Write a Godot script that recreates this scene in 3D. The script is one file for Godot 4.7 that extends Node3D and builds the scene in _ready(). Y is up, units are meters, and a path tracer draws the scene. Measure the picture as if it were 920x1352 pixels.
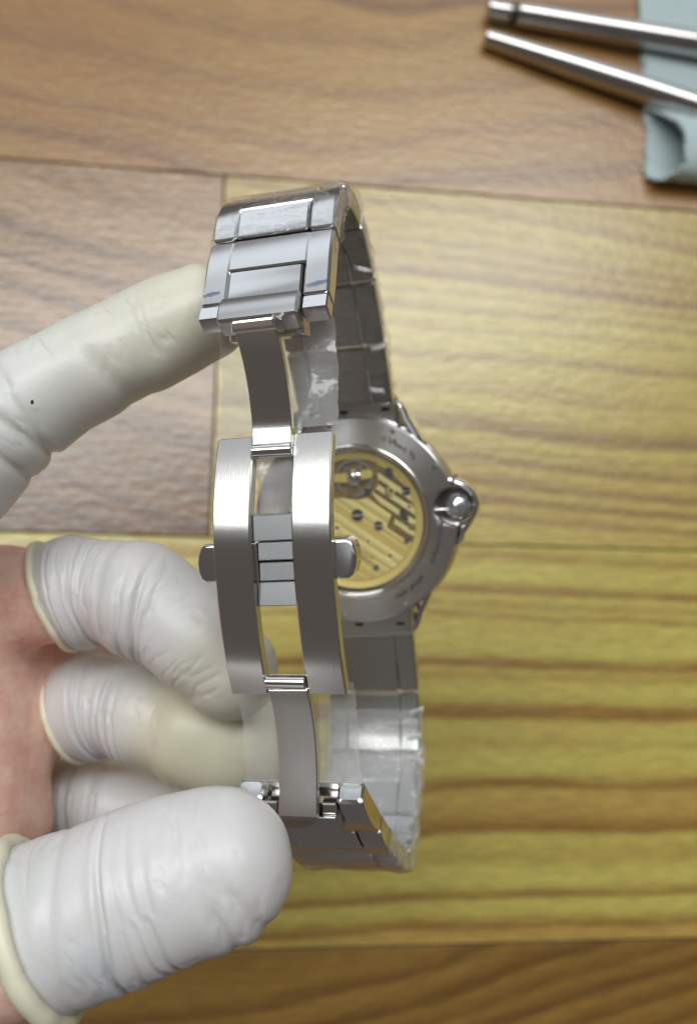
extends Node3D
# A steel wristwatch with its folding clasp opened, held by a hand in latex finger cots over a wood laminate bench top.
# Shapes are written in millimetres; S turns them into metres.

const S := 0.001
var rng := RandomNumberGenerator.new()
var M := {}
var cam_basis: Basis
var cam_at: Vector3

# ------------------------------------------------------------------ mesh helpers
class Mb:
	var v := PackedVector3Array()
	var uv := PackedVector2Array()
	var t := PackedInt32Array()
	var from_t := 0
	func p(a: Vector3, b := Vector2.ZERO) -> int:
		v.append(a); uv.append(b)
		return v.size() - 1
	func tri(a: int, b: int, c: int) -> void:
		t.append(a); t.append(b); t.append(c)
	func quad(a: int, b: int, c: int, d: int) -> void:
		tri(a, b, c); tri(a, c, d)
	# rows of equal length, joined by quads; wrap joins the last column to the first, turn the last row to the first
	func grid(rows: Array, wrap: bool, turn := false, us := 0.1, vs := 0.1) -> int:
		var first := v.size()
		var n: int = rows[0].size()
		var along := 0.0
		for i in rows.size():
			var row: PackedVector3Array = rows[i]
			if i > 0:
				along += row[0].distance_to(rows[i - 1][0])
			var across := 0.0
			for j in n:
				if j > 0:
					across += row[j].distance_to(row[j - 1])
				p(row[j], Vector2(across * us, along * vs))
		var last := rows.size() if turn else rows.size() - 1
		for i in last:
			var i2 := (i + 1) % rows.size()
			for j in (n if wrap else n - 1):
				var j2 := (j + 1) % n
				quad(first + i * n + j, first + i * n + j2, first + i2 * n + j2, first + i2 * n + j)
		return first
	func fan(first: int, n: int, back: bool) -> void:
		var c := Vector3.ZERO
		var cu := Vector2.ZERO
		for j in n:
			c += v[first + j]; cu += uv[first + j]
		var m := p(c / n, cu / n)
		for j in n:
			var j2 := (j + 1) % n
			if back: tri(m, first + j2, first + j)
			else: tri(m, first + j, first + j2)
	# ends a closed piece: turns it so that its faces look outwards
	func close() -> void:
		var vol := 0.0
		for k in range(from_t, t.size(), 3):
			vol += v[t[k]].dot(v[t[k + 1]].cross(v[t[k + 2]]))
		if vol > 0.0:
			for k in range(from_t, t.size(), 3):
				var x := t[k + 1]
				t[k + 1] = t[k + 2]; t[k + 2] = x
		from_t = t.size()
	func loft(rows: Array, us := 0.1, vs := 0.1) -> void:
		var n: int = rows[0].size()
		var f := grid(rows, true, false, us, vs)
		fan(f, n, true)
		fan(f + (rows.size() - 1) * n, n, false)
		close()
	# outline in x, y given depth from z0 to z1 with chamfered rims
	func prism(poly: PackedVector2Array, z0: float, z1: float, bev := 0.1, uvs := 0.1) -> void:
		var q := poly
		if Geometry2D.is_polygon_clockwise(q):
			q = q.duplicate(); q.reverse()
		var n := q.size()
		var ins := PackedVector2Array()
		for i in n:
			var a := (q[i] - q[(i + n - 1) % n]).normalized()
			var b := (q[(i + 1) % n] - q[i]).normalized()
			var na := Vector2(-a.y, a.x)
			var nb := Vector2(-b.y, b.x)
			var m := (na + nb).normalized()
			ins.append(q[i] + m * bev / maxf(0.5, m.dot(na)))
		var rings := [[ins, z0], [q, z0 + bev], [q, z1 - bev]]
		if bev >= 0.4:
			for k in [0.38, 0.70, 0.92]:
				var m := PackedVector2Array()
				for i in n:
					m.append(q[i].lerp(ins[i], 1.0 - sqrt(1.0 - k * k)))
				rings.append([m, z1 - bev + bev * k])
		rings.append([ins, z1])
		var top := rings.size() - 1
		var f := v.size()
		for r in rings:
			for i in n:
				p(Vector3(r[0][i].x, r[0][i].y, r[1]), r[0][i] * uvs)
		for k in top:
			for i in n:
				var i2 := (i + 1) % n
				quad(f + k * n + i, f + k * n + i2, f + (k + 1) * n + i2, f + (k + 1) * n + i)
		var tr := Geometry2D.triangulate_polygon(ins)
		for k in range(0, tr.size(), 3):
			var a := tr[k]
			var b := tr[k + 1]
			var c := tr[k + 2]
			if (ins[b] - ins[a]).cross(ins[c] - ins[a]) < 0.0:
				var x := b
				b = c; c = x
			tri(f + top * n + a, f + top * n + b, f + top * n + c)
			tri(f + a, f + c, f + b)
		close()
	# leans the pieces added since vertex from: z falls towards +y
	func lean(from: int, deg: float, y0: float) -> void:
		for i in range(from, v.size()):
			v[i].z -= (v[i].y - y0) * tan(deg_to_rad(deg))
	func box(lo: Vector3, hi: Vector3, bev := 0.1) -> void:
		prism(PackedVector2Array([Vector2(lo.x, lo.y), Vector2(hi.x, lo.y), Vector2(hi.x, hi.y), Vector2(lo.x, hi.y)]), lo.z, hi.z, bev)
	# profile points (radius, height) turned about an axis through c
	func lathe(prof: Array, c := Vector3.ZERO, basis := Basis.IDENTITY, n := 48) -> void:
		var rows := []
		for q in prof:
			var row := PackedVector3Array()
			for k in n:
				var a := TAU * k / n
				row.append(c + basis * Vector3(q.x * cos(a), q.x * sin(a), q.y))
			rows.append(row)
		var f := grid(rows, true)
		fan(f, n, true)
		fan(f + (rows.size() - 1) * n, n, false)
		close()
	func tube(path: Array, r: float, n := 10) -> void:
		var rows := []
		var side := Vector3.ZERO
		for i in path.size():
			var d: Vector3 = (path[mini(i + 1, path.size() - 1)] - path[maxi(i - 1, 0)]).normalized()
			if i == 0:
				side = d.cross(Vector3.UP if absf(d.y) < 0.9 else Vector3.RIGHT).normalized()
			side = (side - d * side.dot(d)).normalized()
			var up := d.cross(side)
			var row := PackedVector3Array()
			for k in n:
				var a := TAU * k / n
				row.append(path[i] + (side * cos(a) + up * sin(a)) * r)
			rows.append(row)
		loft(rows)
	# normals shared across edges flatter than deg
	func commit(deg := 35.0) -> ArrayMesh:
		var nf := t.size() / 3
		var fn := PackedVector3Array()
		var un := PackedVector3Array()
		var at := {}
		for k in nf:
			var a := v[t[k * 3]]
			var n := (v[t[k * 3 + 2]] - a).cross(v[t[k * 3 + 1]] - a)
			fn.append(n); un.append(n.normalized())
			for e in 3:
				var key := Vector3i((v[t[k * 3 + e]] * 2000.0).round())
				if at.has(key): at[key].append(k)
				else: at[key] = [k]
		var lim := cos(deg_to_rad(deg))
		var ov := PackedVector3Array()
		var on := PackedVector3Array()
		var ou := PackedVector2Array()
		for k in nf:
			if fn[k].length_squared() < 1e-14:
				continue
			for e in 3:
				var i := t[k * 3 + e]
				var s := Vector3.ZERO
				for o in at[Vector3i((v[i] * 2000.0).round())]:
					if un[o].dot(un[k]) > lim:
						s += fn[o]
				ov.append(v[i] * 0.001); on.append(s.normalized()); ou.append(uv[i])
		return arrays(ov, on, ou)
	func commit_smooth(cols := PackedColorArray()) -> ArrayMesh:
		var nn := PackedVector3Array()
		nn.resize(v.size())
		for k in range(0, t.size(), 3):
			var a := v[t[k]]
			var n := (v[t[k + 2]] - a).cross(v[t[k + 1]] - a)
			for e in 3:
				nn[t[k + e]] += n
		var ov := PackedVector3Array()
		for i in v.size():
			nn[i] = nn[i].normalized()
			ov.append(v[i] * 0.001)
		return arrays(ov, nn, uv, t, cols)
	static func arrays(ov: PackedVector3Array, on: PackedVector3Array, ou: PackedVector2Array, ti := PackedInt32Array(), cols := PackedColorArray()) -> ArrayMesh:
		var a := []
		a.resize(Mesh.ARRAY_MAX)
		a[Mesh.ARRAY_VERTEX] = ov
		a[Mesh.ARRAY_NORMAL] = on
		a[Mesh.ARRAY_TEX_UV] = ou
		if ti.size(): a[Mesh.ARRAY_INDEX] = ti
		if cols.size(): a[Mesh.ARRAY_COLOR] = cols
		var m := ArrayMesh.new()
		m.add_surface_from_arrays(Mesh.PRIMITIVE_TRIANGLES, a)
		return m

# a curve in the plane across the bracelet's width: x = 0, Vector2(y, z); side says on which hand its outside lies
class Prof:
	var pts := PackedVector2Array()
	var len_at := PackedFloat32Array()
	var side := 1.0
	func _init(knots: Array, s: float) -> void:
		side = s
		for i in knots.size() - 1:
			var a: Vector2 = knots[maxi(i - 1, 0)]
			var b: Vector2 = knots[i]
			var c: Vector2 = knots[i + 1]
			var d: Vector2 = knots[mini(i + 2, knots.size() - 1)]
			for k in 16:
				pts.append(b.cubic_interpolate(c, a, d, k / 16.0))
		pts.append(knots[-1])
		len_at.append(0.0)
		for i in range(1, pts.size()):
			len_at.append(len_at[-1] + pts[i].distance_to(pts[i - 1]))
	func total() -> float:
		return len_at[-1]
	func pos(s: float) -> Vector2:
		if s <= 0.0:
			return pts[0] + (pts[0] - pts[1]).normalized() * -s
		if s >= total():
			return pts[-1] + (pts[-1] - pts[-2]).normalized() * (s - total())
		var i := len_at.bsearch(s)
		i = clampi(i, 1, pts.size() - 1)
		return pts[i - 1].lerp(pts[i], (s - len_at[i - 1]) / maxf(1e-6, len_at[i] - len_at[i - 1]))
	func nrm(s: float) -> Vector2:
		var d := (pos(s + 0.3) - pos(s - 0.3)).normalized()
		return Vector2(d.y, -d.x) * side
	func pt(x: float, s: float, off: float) -> Vector3:
		var q := pos(s) + nrm(s) * off
		return Vector3(x, q.x, q.y)

# a solid strip that follows a curve
func strip(mb: Mb, c: Prof, s0: float, s1: float, x0: float, x1: float, top: float, bottom: float, bev := 0.25, n := 8, bulge := 0.0, b0 := 0.0, b1 := 0.0) -> void:
	var rows := []
	var stops := [[s0, bev]]
	for k in n + 1:
		stops.append([lerpf(s0 + bev, s1 - bev, k / float(n)), 0.0])
	stops.append([s1, bev])
	for q in stops:
		var e: float = q[1]
		var row := PackedVector3Array()
		var s: float = q[0]
		var h := 0.0
		if b1 > b0:
			var g := 2.0 * (s - b0) / (b1 - b0) - 1.0
			h = bulge * (1.0 - g * g)
		for k in [[x0 + e + bev, top - e + h], [x1 - e - bev, top - e + h], [x1 - e, top - e - bev + h], [x1 - e, bottom + e + bev], [x1 - e - bev, bottom + e], [x0 + e + bev, bottom + e], [x0 + e, bottom + e + bev], [x0 + e, top - e - bev + h]]:
			row.append(c.pt(k[0], s, k[1]))
		rows.append(row)
	mb.loft(rows)

func put(called: String, mesh: Mesh, mat: Material, parent: Node = self) -> MeshInstance3D:
	var o := MeshInstance3D.new()
	o.name = called
	o.mesh = mesh
	o.material_override = mat
	parent.add_child(o, true)
	return o

func thing(called: String, label: String, category: String, group := "") -> Node3D:
	var o := Node3D.new()
	o.name = called
	add_child(o, true)
	o.set_meta("label", label)
	o.set_meta("category", category)
	if group: o.set_meta("group", group)
	return o

func one(f: Callable) -> Mb:
	var mb := Mb.new()
	f.call(mb)
	return mb

# a place given by its bearing from the viewpoint of the photograph and its distance along the lens axis, in mm
func spot(px: float, py: float, d: float) -> Vector3:
	return cam_at + cam_basis * Vector3((px - 460.0) / 1055.0 * d, -(py - 676.0) / 1055.0 * d, -d)

# ------------------------------------------------------------------ materials
func lin(r: float, g: float, b: float) -> Color:
	return Color(r, g, b).linear_to_srgb()

func mat(albedo: Color, rough: float, metal := 0.0) -> StandardMaterial3D:
	var m := StandardMaterial3D.new()
	m.albedo_color = albedo
	m.roughness = rough
	m.metallic = metal
	return m

func noise(freq: float, seed_: int, oct := 3, type := FastNoiseLite.TYPE_SIMPLEX_SMOOTH) -> FastNoiseLite:
	var n := FastNoiseLite.new()
	n.noise_type = type
	n.frequency = freq
	n.seed = seed_
	n.fractal_octaves = oct
	return n

func tex(im: Image) -> ImageTexture:
	return ImageTexture.create_from_image(im)

func grey_image(w: int, h: int, f: Callable) -> Image:
	var d := PackedByteArray()
	d.resize(w * h)
	for y in h:
		for x in w:
			d[y * w + x] = clampi(int(f.call(x, y) * 255.0), 0, 255)
	return Image.create_from_data(w, h, false, Image.FORMAT_L8, d)

func make_materials() -> void:
	# brushing: fine scratches that run along v
	var sn := noise(1.0, 4, 2)
	var streak := grey_image(256, 256, func(x, y): return 0.5 + 0.35 * sn.get_noise_2d(x * 0.34, y * 0.008) + 0.25 * sn.get_noise_2d(x * 0.13 + 90.0, y * 0.012))
	var streak_n: Image = streak.duplicate()
	streak_n.convert(Image.FORMAT_RGBA8)
	streak_n.bump_map_to_normal_map(2.0)
	var br := mat(lin(0.72, 0.705, 0.69), 0.21, 1.0)
	br.anisotropy_enabled = true
	br.anisotropy = 0.9
	br.normal_enabled = true
	br.normal_texture = tex(streak_n)
	br.normal_scale = 0.1
	br.roughness = 0.25
	M.brushed = br
	M.inner_shaded_pale = mat(lin(0.56, 0.55, 0.54), 0.3, 1.0)  # lighter version of the painted inner shade, for the lower band
	M.inner_shaded = mat(lin(0.30, 0.285, 0.275), 0.26, 1.0)  # darker than the link steel: a dim reflection put into the colour
	M.link = mat(lin(0.70, 0.695, 0.69), 0.22, 1.0)
	var rg := mat(lin(0.80, 0.80, 0.80), 0.24, 1.0)
	rg.anisotropy_enabled = true
	rg.anisotropy = 0.7
	M.ring = rg
	M.polished = mat(lin(0.70, 0.69, 0.68), 0.10, 1.0)
	M.mirror = mat(lin(0.74, 0.73, 0.72), 0.05, 1.0)
	M.satin = mat(lin(0.60, 0.59, 0.585), 0.30, 1.0)
	var gn := noise(0.45, 9, 2)
	var grain := grey_image(128, 128, func(x, y): return 0.5 + 0.5 * gn.get_noise_2d(x, y))
	var fr := mat(lin(0.30, 0.305, 0.315), 0.42, 1.0)
	fr.heightmap_enabled = true
	fr.heightmap_texture = tex(grain)
	fr.heightmap_scale = 0.006
	fr.uv1_triplanar = true
	fr.uv1_scale = Vector3.ONE * 150.0
	M.frosted = fr
	M.plate = mat(lin(0.29, 0.297, 0.31), 0.34, 1.0)
	M.dark = mat(lin(0.02, 0.02, 0.02), 0.5, 0.3)
	M.gold = mat(lin(0.80, 0.63, 0.18), 0.40, 0.25)
	M.gold_pale = mat(lin(0.95, 0.85, 0.38), 0.36, 0.25)
	M.gold_dark = mat(lin(0.32, 0.21, 0.06), 0.5, 0.7)
	M.blue = mat(lin(0.012, 0.03, 0.11), 0.25, 0.5)
	M.jewel = mat(lin(0.30, 0.06, 0.10), 0.1)
	M.mark = mat(lin(0.12, 0.12, 0.13), 0.5, 0.6)
	M.gem = mat(lin(0.62, 0.63, 0.66), 0.06, 0.85)
	var gl := mat(Color(1, 1, 1, 0.03), 0.03)
	gl.transparency = BaseMaterial3D.TRANSPARENCY_ALPHA
	M.glass = gl
	var fi := mat(Color(0.90, 0.91, 0.93, 0.24), 0.12)
	fi.transparency = BaseMaterial3D.TRANSPARENCY_ALPHA
	var fn := noise(0.009, 71, 2, FastNoiseLite.TYPE_SIMPLEX)
	fn.fractal_type = FastNoiseLite.FRACTAL_RIDGED
	var fim := grey_image(512, 512, func(x, y): return 0.5 + 0.4 * fn.get_noise_2d(x, y * 1.4))
	fim.convert(Image.FORMAT_RGBA8)
	fim.bump_map_to_normal_map(10.0)
	fi.normal_enabled = true
	fi.normal_texture = tex(fim)
	fi.normal_scale = 0.6
	fi.uv1_triplanar = true
	fi.uv1_scale = Vector3.ONE * 60.0
	M.film = fi
	M.film_fold_glint = fi.duplicate()
	M.film_fold_glint.albedo_color = Color(0.93, 0.93, 0.95, 0.5)  # whiter and denser than the film: glints put into the colour
	M.film_milky = fi.duplicate()
	M.film_milky.albedo_color = Color(0.78, 0.77, 0.77, 0.5)
	M.film_milky.roughness = 0.2
	M.film_milky.normal_scale = 0.1
	M.film_clear = fi.duplicate()
	M.film_clear.albedo_color.a = 0.05
	M.film_clear.roughness = 0.06
	M.film_clear.metallic_specular = 0.5
	var ft := mat(Color(0.80, 0.80, 0.80, 0.26), 0.16)
	ft.transparency = BaseMaterial3D.TRANSPARENCY_ALPHA
	ft.normal_enabled = true
	ft.normal_texture = fi.normal_texture
	ft.normal_scale = 0.12
	ft.uv1_triplanar = true
	ft.uv1_scale = Vector3.ONE * 50.0
	M.film_tab = ft
	var ink := mat(Color(0.14, 0.18, 0.55, 0.42), 0.4)
	ink.transparency = BaseMaterial3D.TRANSPARENCY_ALPHA
	M.ink = ink
	# latex: its own colour comes from the vertices
	var ln := noise(0.09, 21, 4)
	var lt := grey_image(256, 256, func(x, y): return 0.5 + 0.5 * ln.get_noise_2d(x, y))
	var la := mat(Color.WHITE, 0.40)
	la.vertex_color_use_as_albedo = true
	la.heightmap_enabled = true
	la.heightmap_texture = tex(lt)
	la.heightmap_scale = 0.003
	la.uv1_triplanar = true
	la.uv1_scale = Vector3.ONE * 45.0
	la.subsurf_scatter_enabled = true
	la.subsurf_scatter_strength = 0.06
	M.latex = la
	M.rim = mat(lin(0.74, 0.70, 0.55), 0.45)
	var kn := noise(0.03, 33, 4)
	var kc := Image.create(256, 256, false, Image.FORMAT_RGB8)
	for y in 256:
		for x in 256:
			var q := kn.get_noise_2d(x, y) + 0.5 * kn.get_noise_2d(x * 4.0, y * 4.0 + 300.0)
			kc.set_pixel(x, y, lin(0.80 + 0.10 * q, 0.50 + 0.17 * q, 0.41 + 0.15 * q))
	var skin := mat(Color.WHITE, 0.5)
	skin.albedo_texture = tex(kc)
	skin.uv1_triplanar = true
	skin.uv1_scale = Vector3.ONE * 22.0
	skin.heightmap_enabled = true
	skin.heightmap_texture = tex(lt)
	skin.heightmap_scale = 0.012
	skin.subsurf_scatter_enabled = true
	skin.subsurf_scatter_strength = 0.15
	M.skin = skin
	var cn := noise(0.2, 5, 4)
	var ct := grey_image(256, 256, func(x, y): return 0.5 + 0.5 * cn.get_noise_2d(x, y))
	var cl := mat(lin(0.44, 0.53, 0.55), 0.95)
	cl.heightmap_enabled = true
	cl.heightmap_texture = tex(ct)
	cl.heightmap_scale = 0.05
	cl.uv1_triplanar = true
	cl.uv1_scale = Vector3.ONE * 30.0
	cl.rim_enabled = true
	cl.rim = 0.3
	M.cloth = cl
	M.steel_rod = mat(lin(0.52, 0.50, 0.49), 0.2, 1.0)
	M.steel_dark = mat(lin(0.16, 0.15, 0.15), 0.3, 1.0)

# wood print of one plank: dark grain lines (place across 0..1, strength, half-width), bent by slope, bow and a slow wobble
func wood(seed_: int, w: int, h: int, pale: Color, deep: Color, line_col: Color, lines: Array, slope: float, bow: float, wobble: float, fine: float, deep_at: Callable) -> StandardMaterial3D:
	var n1 := noise(1.0, seed_, 3)
	var n2 := noise(1.0, seed_ + 7, 3)
	var tab := PackedFloat32Array()
	tab.resize(4096)
	for i in 4096:
		var vv := i / 4096.0 * 2.0 - 0.5
		var s := 0.0
		for l in lines:
			var d: float = (vv - l[0]) / l[2]
			# the latewood side of a ring ends sharply, the other fades
			s = maxf(s, l[1] * (exp(-d * d * (5.0 if d > 0.0 else 0.7))))
		tab[i] = s
	var data := PackedByteArray()
	data.resize(w * h * 3)
	var aspect := float(w) / h
	for x in w:
		var u := float(x) / w * aspect
		for y in h:
			var vv := float(y) / h
			var wx := n1.get_noise_2d(u * 0.42, vv * 0.8)
			var q := vv + slope * (u - aspect * 0.5) + bow * (u - aspect * 0.5) * (u - aspect * 0.5) + wobble * wx
			var st := n2.get_noise_2d(u * 3.0, q * 60.0)
			var st2 := n2.get_noise_2d(u * 10.0 + 50.0, q * 190.0)
			var i := clampi(int((q + st * 0.006 + 0.5) * 2048.0), 0, 4095)
			var k := clampf(tab[i] * (0.9 + 0.5 * st), 0.0, 1.0)
			var dp: float = clampf(deep_at.call(u / aspect, q) + 0.9 * n1.get_noise_2d(u * 0.7 + 20.0, q * 9.0) * 0.5 + st * 0.25, 0.0, 1.0)
			var c := pale.lerp(deep, dp).lerp(line_col, k) * (1.0 + fine * (st * 0.8 + st2 * 1.9))
			var o := (y * w + x) * 3
			data[o] = clampi(int(c.r * 255.0), 0, 255)
			data[o + 1] = clampi(int(c.g * 255.0), 0, 255)
			data[o + 2] = clampi(int(c.b * 255.0), 0, 255)
	var m := mat(Color.WHITE, 0.31)
	m.albedo_texture = tex(Image.create_from_data(w, h, false, Image.FORMAT_RGB8, data))
	m.metallic_specular = 0.71
	m.normal_enabled = true
	m.normal_texture = M.board_bump
	m.normal_scale = 0.16
	m.uv1_scale = Vector3.ONE
	return m

# ------------------------------------------------------------------ the bench top
func build_table() -> void:
	var t := Node3D.new()
	t.name = "table_top"
	t.set_meta("kind", "structure")
	t.set_meta("label", "wood laminate bench top of long planks with dark joints")
	add_child(t)
	var base := Mb.new()
	base.box(Vector3(-331, -240, 2.2), Vector3(331, 206, 22), 1.0)
	var bo := put("base_board", base.commit(), M.dark, t)
	bo.rotation.x = PI / 2
	var bn := noise(1.0, 60, 3)
	var bh := grey_image(512, 256, func(x, y): return 0.5 + 0.35 * bn.get_noise_2d(x * 0.03, y * 0.25) + 0.3 * bn.get_noise_2d(x * 0.12 + 70.0, y * 0.16))
	bh.convert(Image.FORMAT_RGBA8)
	bh.bump_map_to_normal_map(2.0)
	M.board_bump = tex(bh)
	var yellow := Color(0.75, 0.695, 0.36)
	var amber := Color(0.69, 0.565, 0.29)
	var line := Color(0.50, 0.35, 0.15)
	var none := func(_u, _q): return 0.25
	var wb := wood(11, 1024, 420, Color(0.73, 0.66, 0.35), Color(0.665, 0.55, 0.295), Color(0.46, 0.33, 0.18), [[0.05, 0.4, 0.012], [0.10, 0.5, 0.02], [0.155, 0.35, 0.012], [0.20, 0.45, 0.02], [0.235, 0.5, 0.012], [0.285, 0.75, 0.02], [0.33, 0.35, 0.012], [0.37, 0.45, 0.016], [0.42, 0.3, 0.012], [0.5, 0.55, 0.016], [0.60, 0.25, 0.02], [0.70, 0.75, 0.03], [0.755, 0.35, 0.015], [0.79, 0.6, 0.02], [0.855, 0.65, 0.02], [0.90, 0.7, 0.014], [0.945, 0.55, 0.012]], -0.055, 0.012, 0.055, 0.10, func(_u, q): return 0.55 if q < 0.33 else 0.2 if q < 0.8 else 0.35)
	var wc := wood(23, 1024, 420, yellow, amber, line, [[0.04, 0.45, 0.02], [0.13, 0.75, 0.016], [0.17, 0.35, 0.014], [0.20, 0.5, 0.012], [0.33, 0.85, 0.018], [0.36, 0.3, 0.02], [0.455, 0.75, 0.028], [0.53, 0.2, 0.02], [0.63, 0.85, 0.018], [0.735, 0.8, 0.022], [0.80, 0.25, 0.03], [0.885, 0.7, 0.016], [0.955, 0.75, 0.018]], 0.012, -0.006, 0.035, 0.09, func(_u, q): return 0.9 if (q > 0.63 and q < 0.735) or (q > 0.43 and q < 0.46) or q > 0.955 else 0.12)
	var wa := wood(37, 1024, 420, Color(0.64, 0.495, 0.28), Color(0.57, 0.405, 0.215), Color(0.38, 0.24, 0.135), [[0.26, 0.35, 0.05], [0.40, 0.6, 0.03], [0.50, 0.65, 0.03], [0.58, 0.25, 0.02], [0.72, 0.25, 0.03], [0.86, 0.3, 0.02], [0.97, 0.55, 0.03]], 0.02, 0.16, 0.16, 0.07, func(u, q): return 0.3 + 0.4 * sin(u * 9.0))
	var wl := wood(51, 1024, 420, Color(0.60, 0.475, 0.345), Color(0.43, 0.285, 0.15), Color(0.29, 0.18, 0.10), [[0.05, 0.5, 0.02], [0.13, 0.55, 0.018], [0.20, 0.6, 0.02], [0.28, 0.5, 0.02], [0.36, 0.45, 0.02], [0.45, 0.5, 0.03], [0.56, 0.45, 0.02], [0.66, 0.6, 0.02], [0.75, 0.75, 0.022], [0.81, 0.8, 0.02], [0.86, 0.7, 0.02], [0.91, 0.75, 0.02], [0.96, 0.7, 0.02]], -0.16, -0.05, 0.10, 0.14, func(_u, q): return 0.1 + 0.9 * smoothstep(0.36, 0.52, q))
	var wd := wood(67, 1024, 420, Color(0.565, 0.43, 0.19), Color(0.50, 0.365, 0.15), Color(0.36, 0.235, 0.085), [[0.05, 0.6, 0.02], [0.12, 0.75, 0.02], [0.17, 0.5, 0.02], [0.22, 0.7, 0.02], [0.28, 0.6, 0.02], [0.35, 0.6, 0.02], [0.5, 0.6, 0.03]], 0.15, 0.03, 0.07, 0.10, none)
	for a in [[-330, 300, -240, -115.2, wa], [-330, -44.6, -115.2, 9.5, wl], [-44.6, 330, -115.2, 9.5, wb], [-330, 330, 9.5, 133.8, wc], [-330, 330, 133.8, 206, wd]]:
		var mb := Mb.new()
		var g := 0.3
		mb.prism(PackedVector2Array([Vector2(a[0] + g, a[2] + g), Vector2(a[1] - g, a[2] + g), Vector2(a[1] - g, a[3] - g), Vector2(a[0] + g, a[3] - g)]), 0, 3, 0.16)
		# the print runs along the plank; 300 mm of it fill the picture once, centred on what is seen
		var cx: float = clampf(0.0, a[0] + 150.0, a[1] - 150.0)
		for i in mb.v.size():
			var q := mb.v[i]
			mb.uv[i] = Vector2((q.x - cx) / 300.0 + 0.5, (q.y - a[2]) / 124.6 + (0.0 if a[2] > -200 else 0.0))
			mb.v[i] = Vector3(q.x, -q.z, q.y)
		mb.from_t = 0
		mb.close()
		put("plank", mb.commit(20.0), a[4], t)

func build_tools() -> void:
	for a in [[Vector3(47.1, 4.1, -185.4), Vector3(127.2, 6.2, -177.7), true], [Vector3(46.2, 3.4, -174.3), Vector3(125.9, 6.2, -152.0), false]]:
		var o := thing("steel_tool", "steel rod tool with a dark ringed tip, upper of the two rods on the cloth" if a[2] else "plain steel rod tool tapering to its tip, lower of the two rods", "tool", "steel rod tools lying on the bench")
		var dir: Vector3 = (a[1] - a[0]).normalized()
		o.position = a[0] * S
		o.basis = Basis(dir.cross(Vector3.UP).normalized(), dir.cross(dir.cross(Vector3.UP)).normalized() * -1.0, dir) if false else Basis.looking_at(-dir, Vector3.UP)
		var mb := Mb.new()
		if a[2]:
			mb.lathe([Vector2(3.6, 11.2), Vector2(3.9, 11.6), Vector2(4.1, 40), Vector2(4.5, 85), Vector2(4.5, 140), Vector2(4.0, 140.5)], Vector3.ZERO, Basis.IDENTITY, 40)
			put("rod", mb.commit(), M.steel_rod, o)
			var tip := Mb.new()
			tip.lathe([Vector2(2.6, 0), Vector2(3.0, 0.4), Vector2(3.3, 7.6), Vector2(2.9, 7.9), Vector2(2.9, 8.3)], Vector3.ZERO, Basis.IDENTITY, 40)
			put("tip", tip.commit(), M.steel_rod, o)
			var col := Mb.new()
			for k in 3:
				col.lathe([Vector2(2.9, 8.35 + k * 0.95), Vector2(3.3, 8.5 + k * 0.95), Vector2(3.3, 9.0 + k * 0.95), Vector2(2.9, 9.2 + k * 0.95)], Vector3.ZERO, Basis.IDENTITY, 40)
			put("collar", col.commit(), M.steel_dark, o)
		else:
			mb.lathe([Vector2(2.2, 0), Vector2(2.9, 0.6), Vector2(3.3, 12), Vector2(4.0, 34), Vector2(4.4, 60), Vector2(4.6, 150), Vector2(4.0, 150.5)], Vector3.ZERO, Basis.IDENTITY, 40)
			put("rod", mb.commit(), M.steel_rod, o)

func build_cloth() -> void:
	var o := thing("polishing_cloth", "pale blue grey suede cloth with pinked edge, folded over at its lower end", "cloth")
	o.position = Vector3(0.106, 0, -0.150)
	# its section across the fold, z along the bench and y up: flat, then a loose roll
	var sec := []
	for q in [Vector2(-110, 0.5), Vector2(-60, 0.5), Vector2(-30, 0.55), Vector2(-10, 0.5), Vector2(4, 0.5), Vector2(14, 0.5), Vector2(21, 0.9), Vector2(25.5, 3.4), Vector2(26.5, 7.4), Vector2(24.5, 11.0), Vector2(19.5, 13.2), Vector2(13, 12.8), Vector2(7, 10.0), Vector2(1.5, 6.2), Vector2(-3, 3.0), Vector2(-9, 1.65), Vector2(-30, 1.55), Vector2(-60, 1.5), Vector2(-110, 1.5)]:
		sec.append(q)
	var dense := []
	for i in sec.size() - 1:
		for k in 8:
			dense.append(sec[i].cubic_interpolate(sec[i + 1], sec[maxi(i - 1, 0)], sec[mini(i + 2, sec.size() - 1)], k / 8.0))
	var nz := noise(0.05, 77, 3)
	var top := []
	var bot := []
	var along := 0.0
	for i in dense.size():
		var d: Vector2 = (dense[mini(i + 1, dense.size() - 1)] - dense[maxi(i - 1, 0)]).normalized()
		var n := Vector2(-d.y, d.x)
		if i > 0: along += dense[i].distance_to(dense[i - 1])
		var ra := PackedVector3Array()
		var rb := PackedVector3Array()
		for j in 40:
			var x := 0.0
			if j == 0:
				x = 0.0
			else:
				x = pow(j / 39.0, 1.3) * 60.0
			var edge := absf(fposmod(along / 3.4, 1.0) - 0.5) * 2.0
			x += (edge * 1.7 + nz.get_noise_2d(along * 2.0, 0.0) * 1.6) * (1.0 - j / 39.0)
			x += 8.5 * smoothstep(1.5, 13.5, dense[i].y) * (1.0 - j / 39.0)
			var lift := 0.6 * nz.get_noise_2d(x * 2.0, along) if dense[i].y > 2.0 else 0.0
			var q: Vector2 = dense[i]
			ra.append(Vector3(x, q.y + n.y * (0.42 + lift), q.x + n.x * (0.42 + lift)))
			rb.append(Vector3(x, q.y - n.y * (0.42 - lift), q.x - n.x * (0.42 - lift)))
		rb.reverse()
		ra.append_array(rb)
		top.append(ra)
	var mb := Mb.new()
	mb.loft(top)
	put("sheet", mb.commit(50.0), M.cloth, o)

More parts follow.
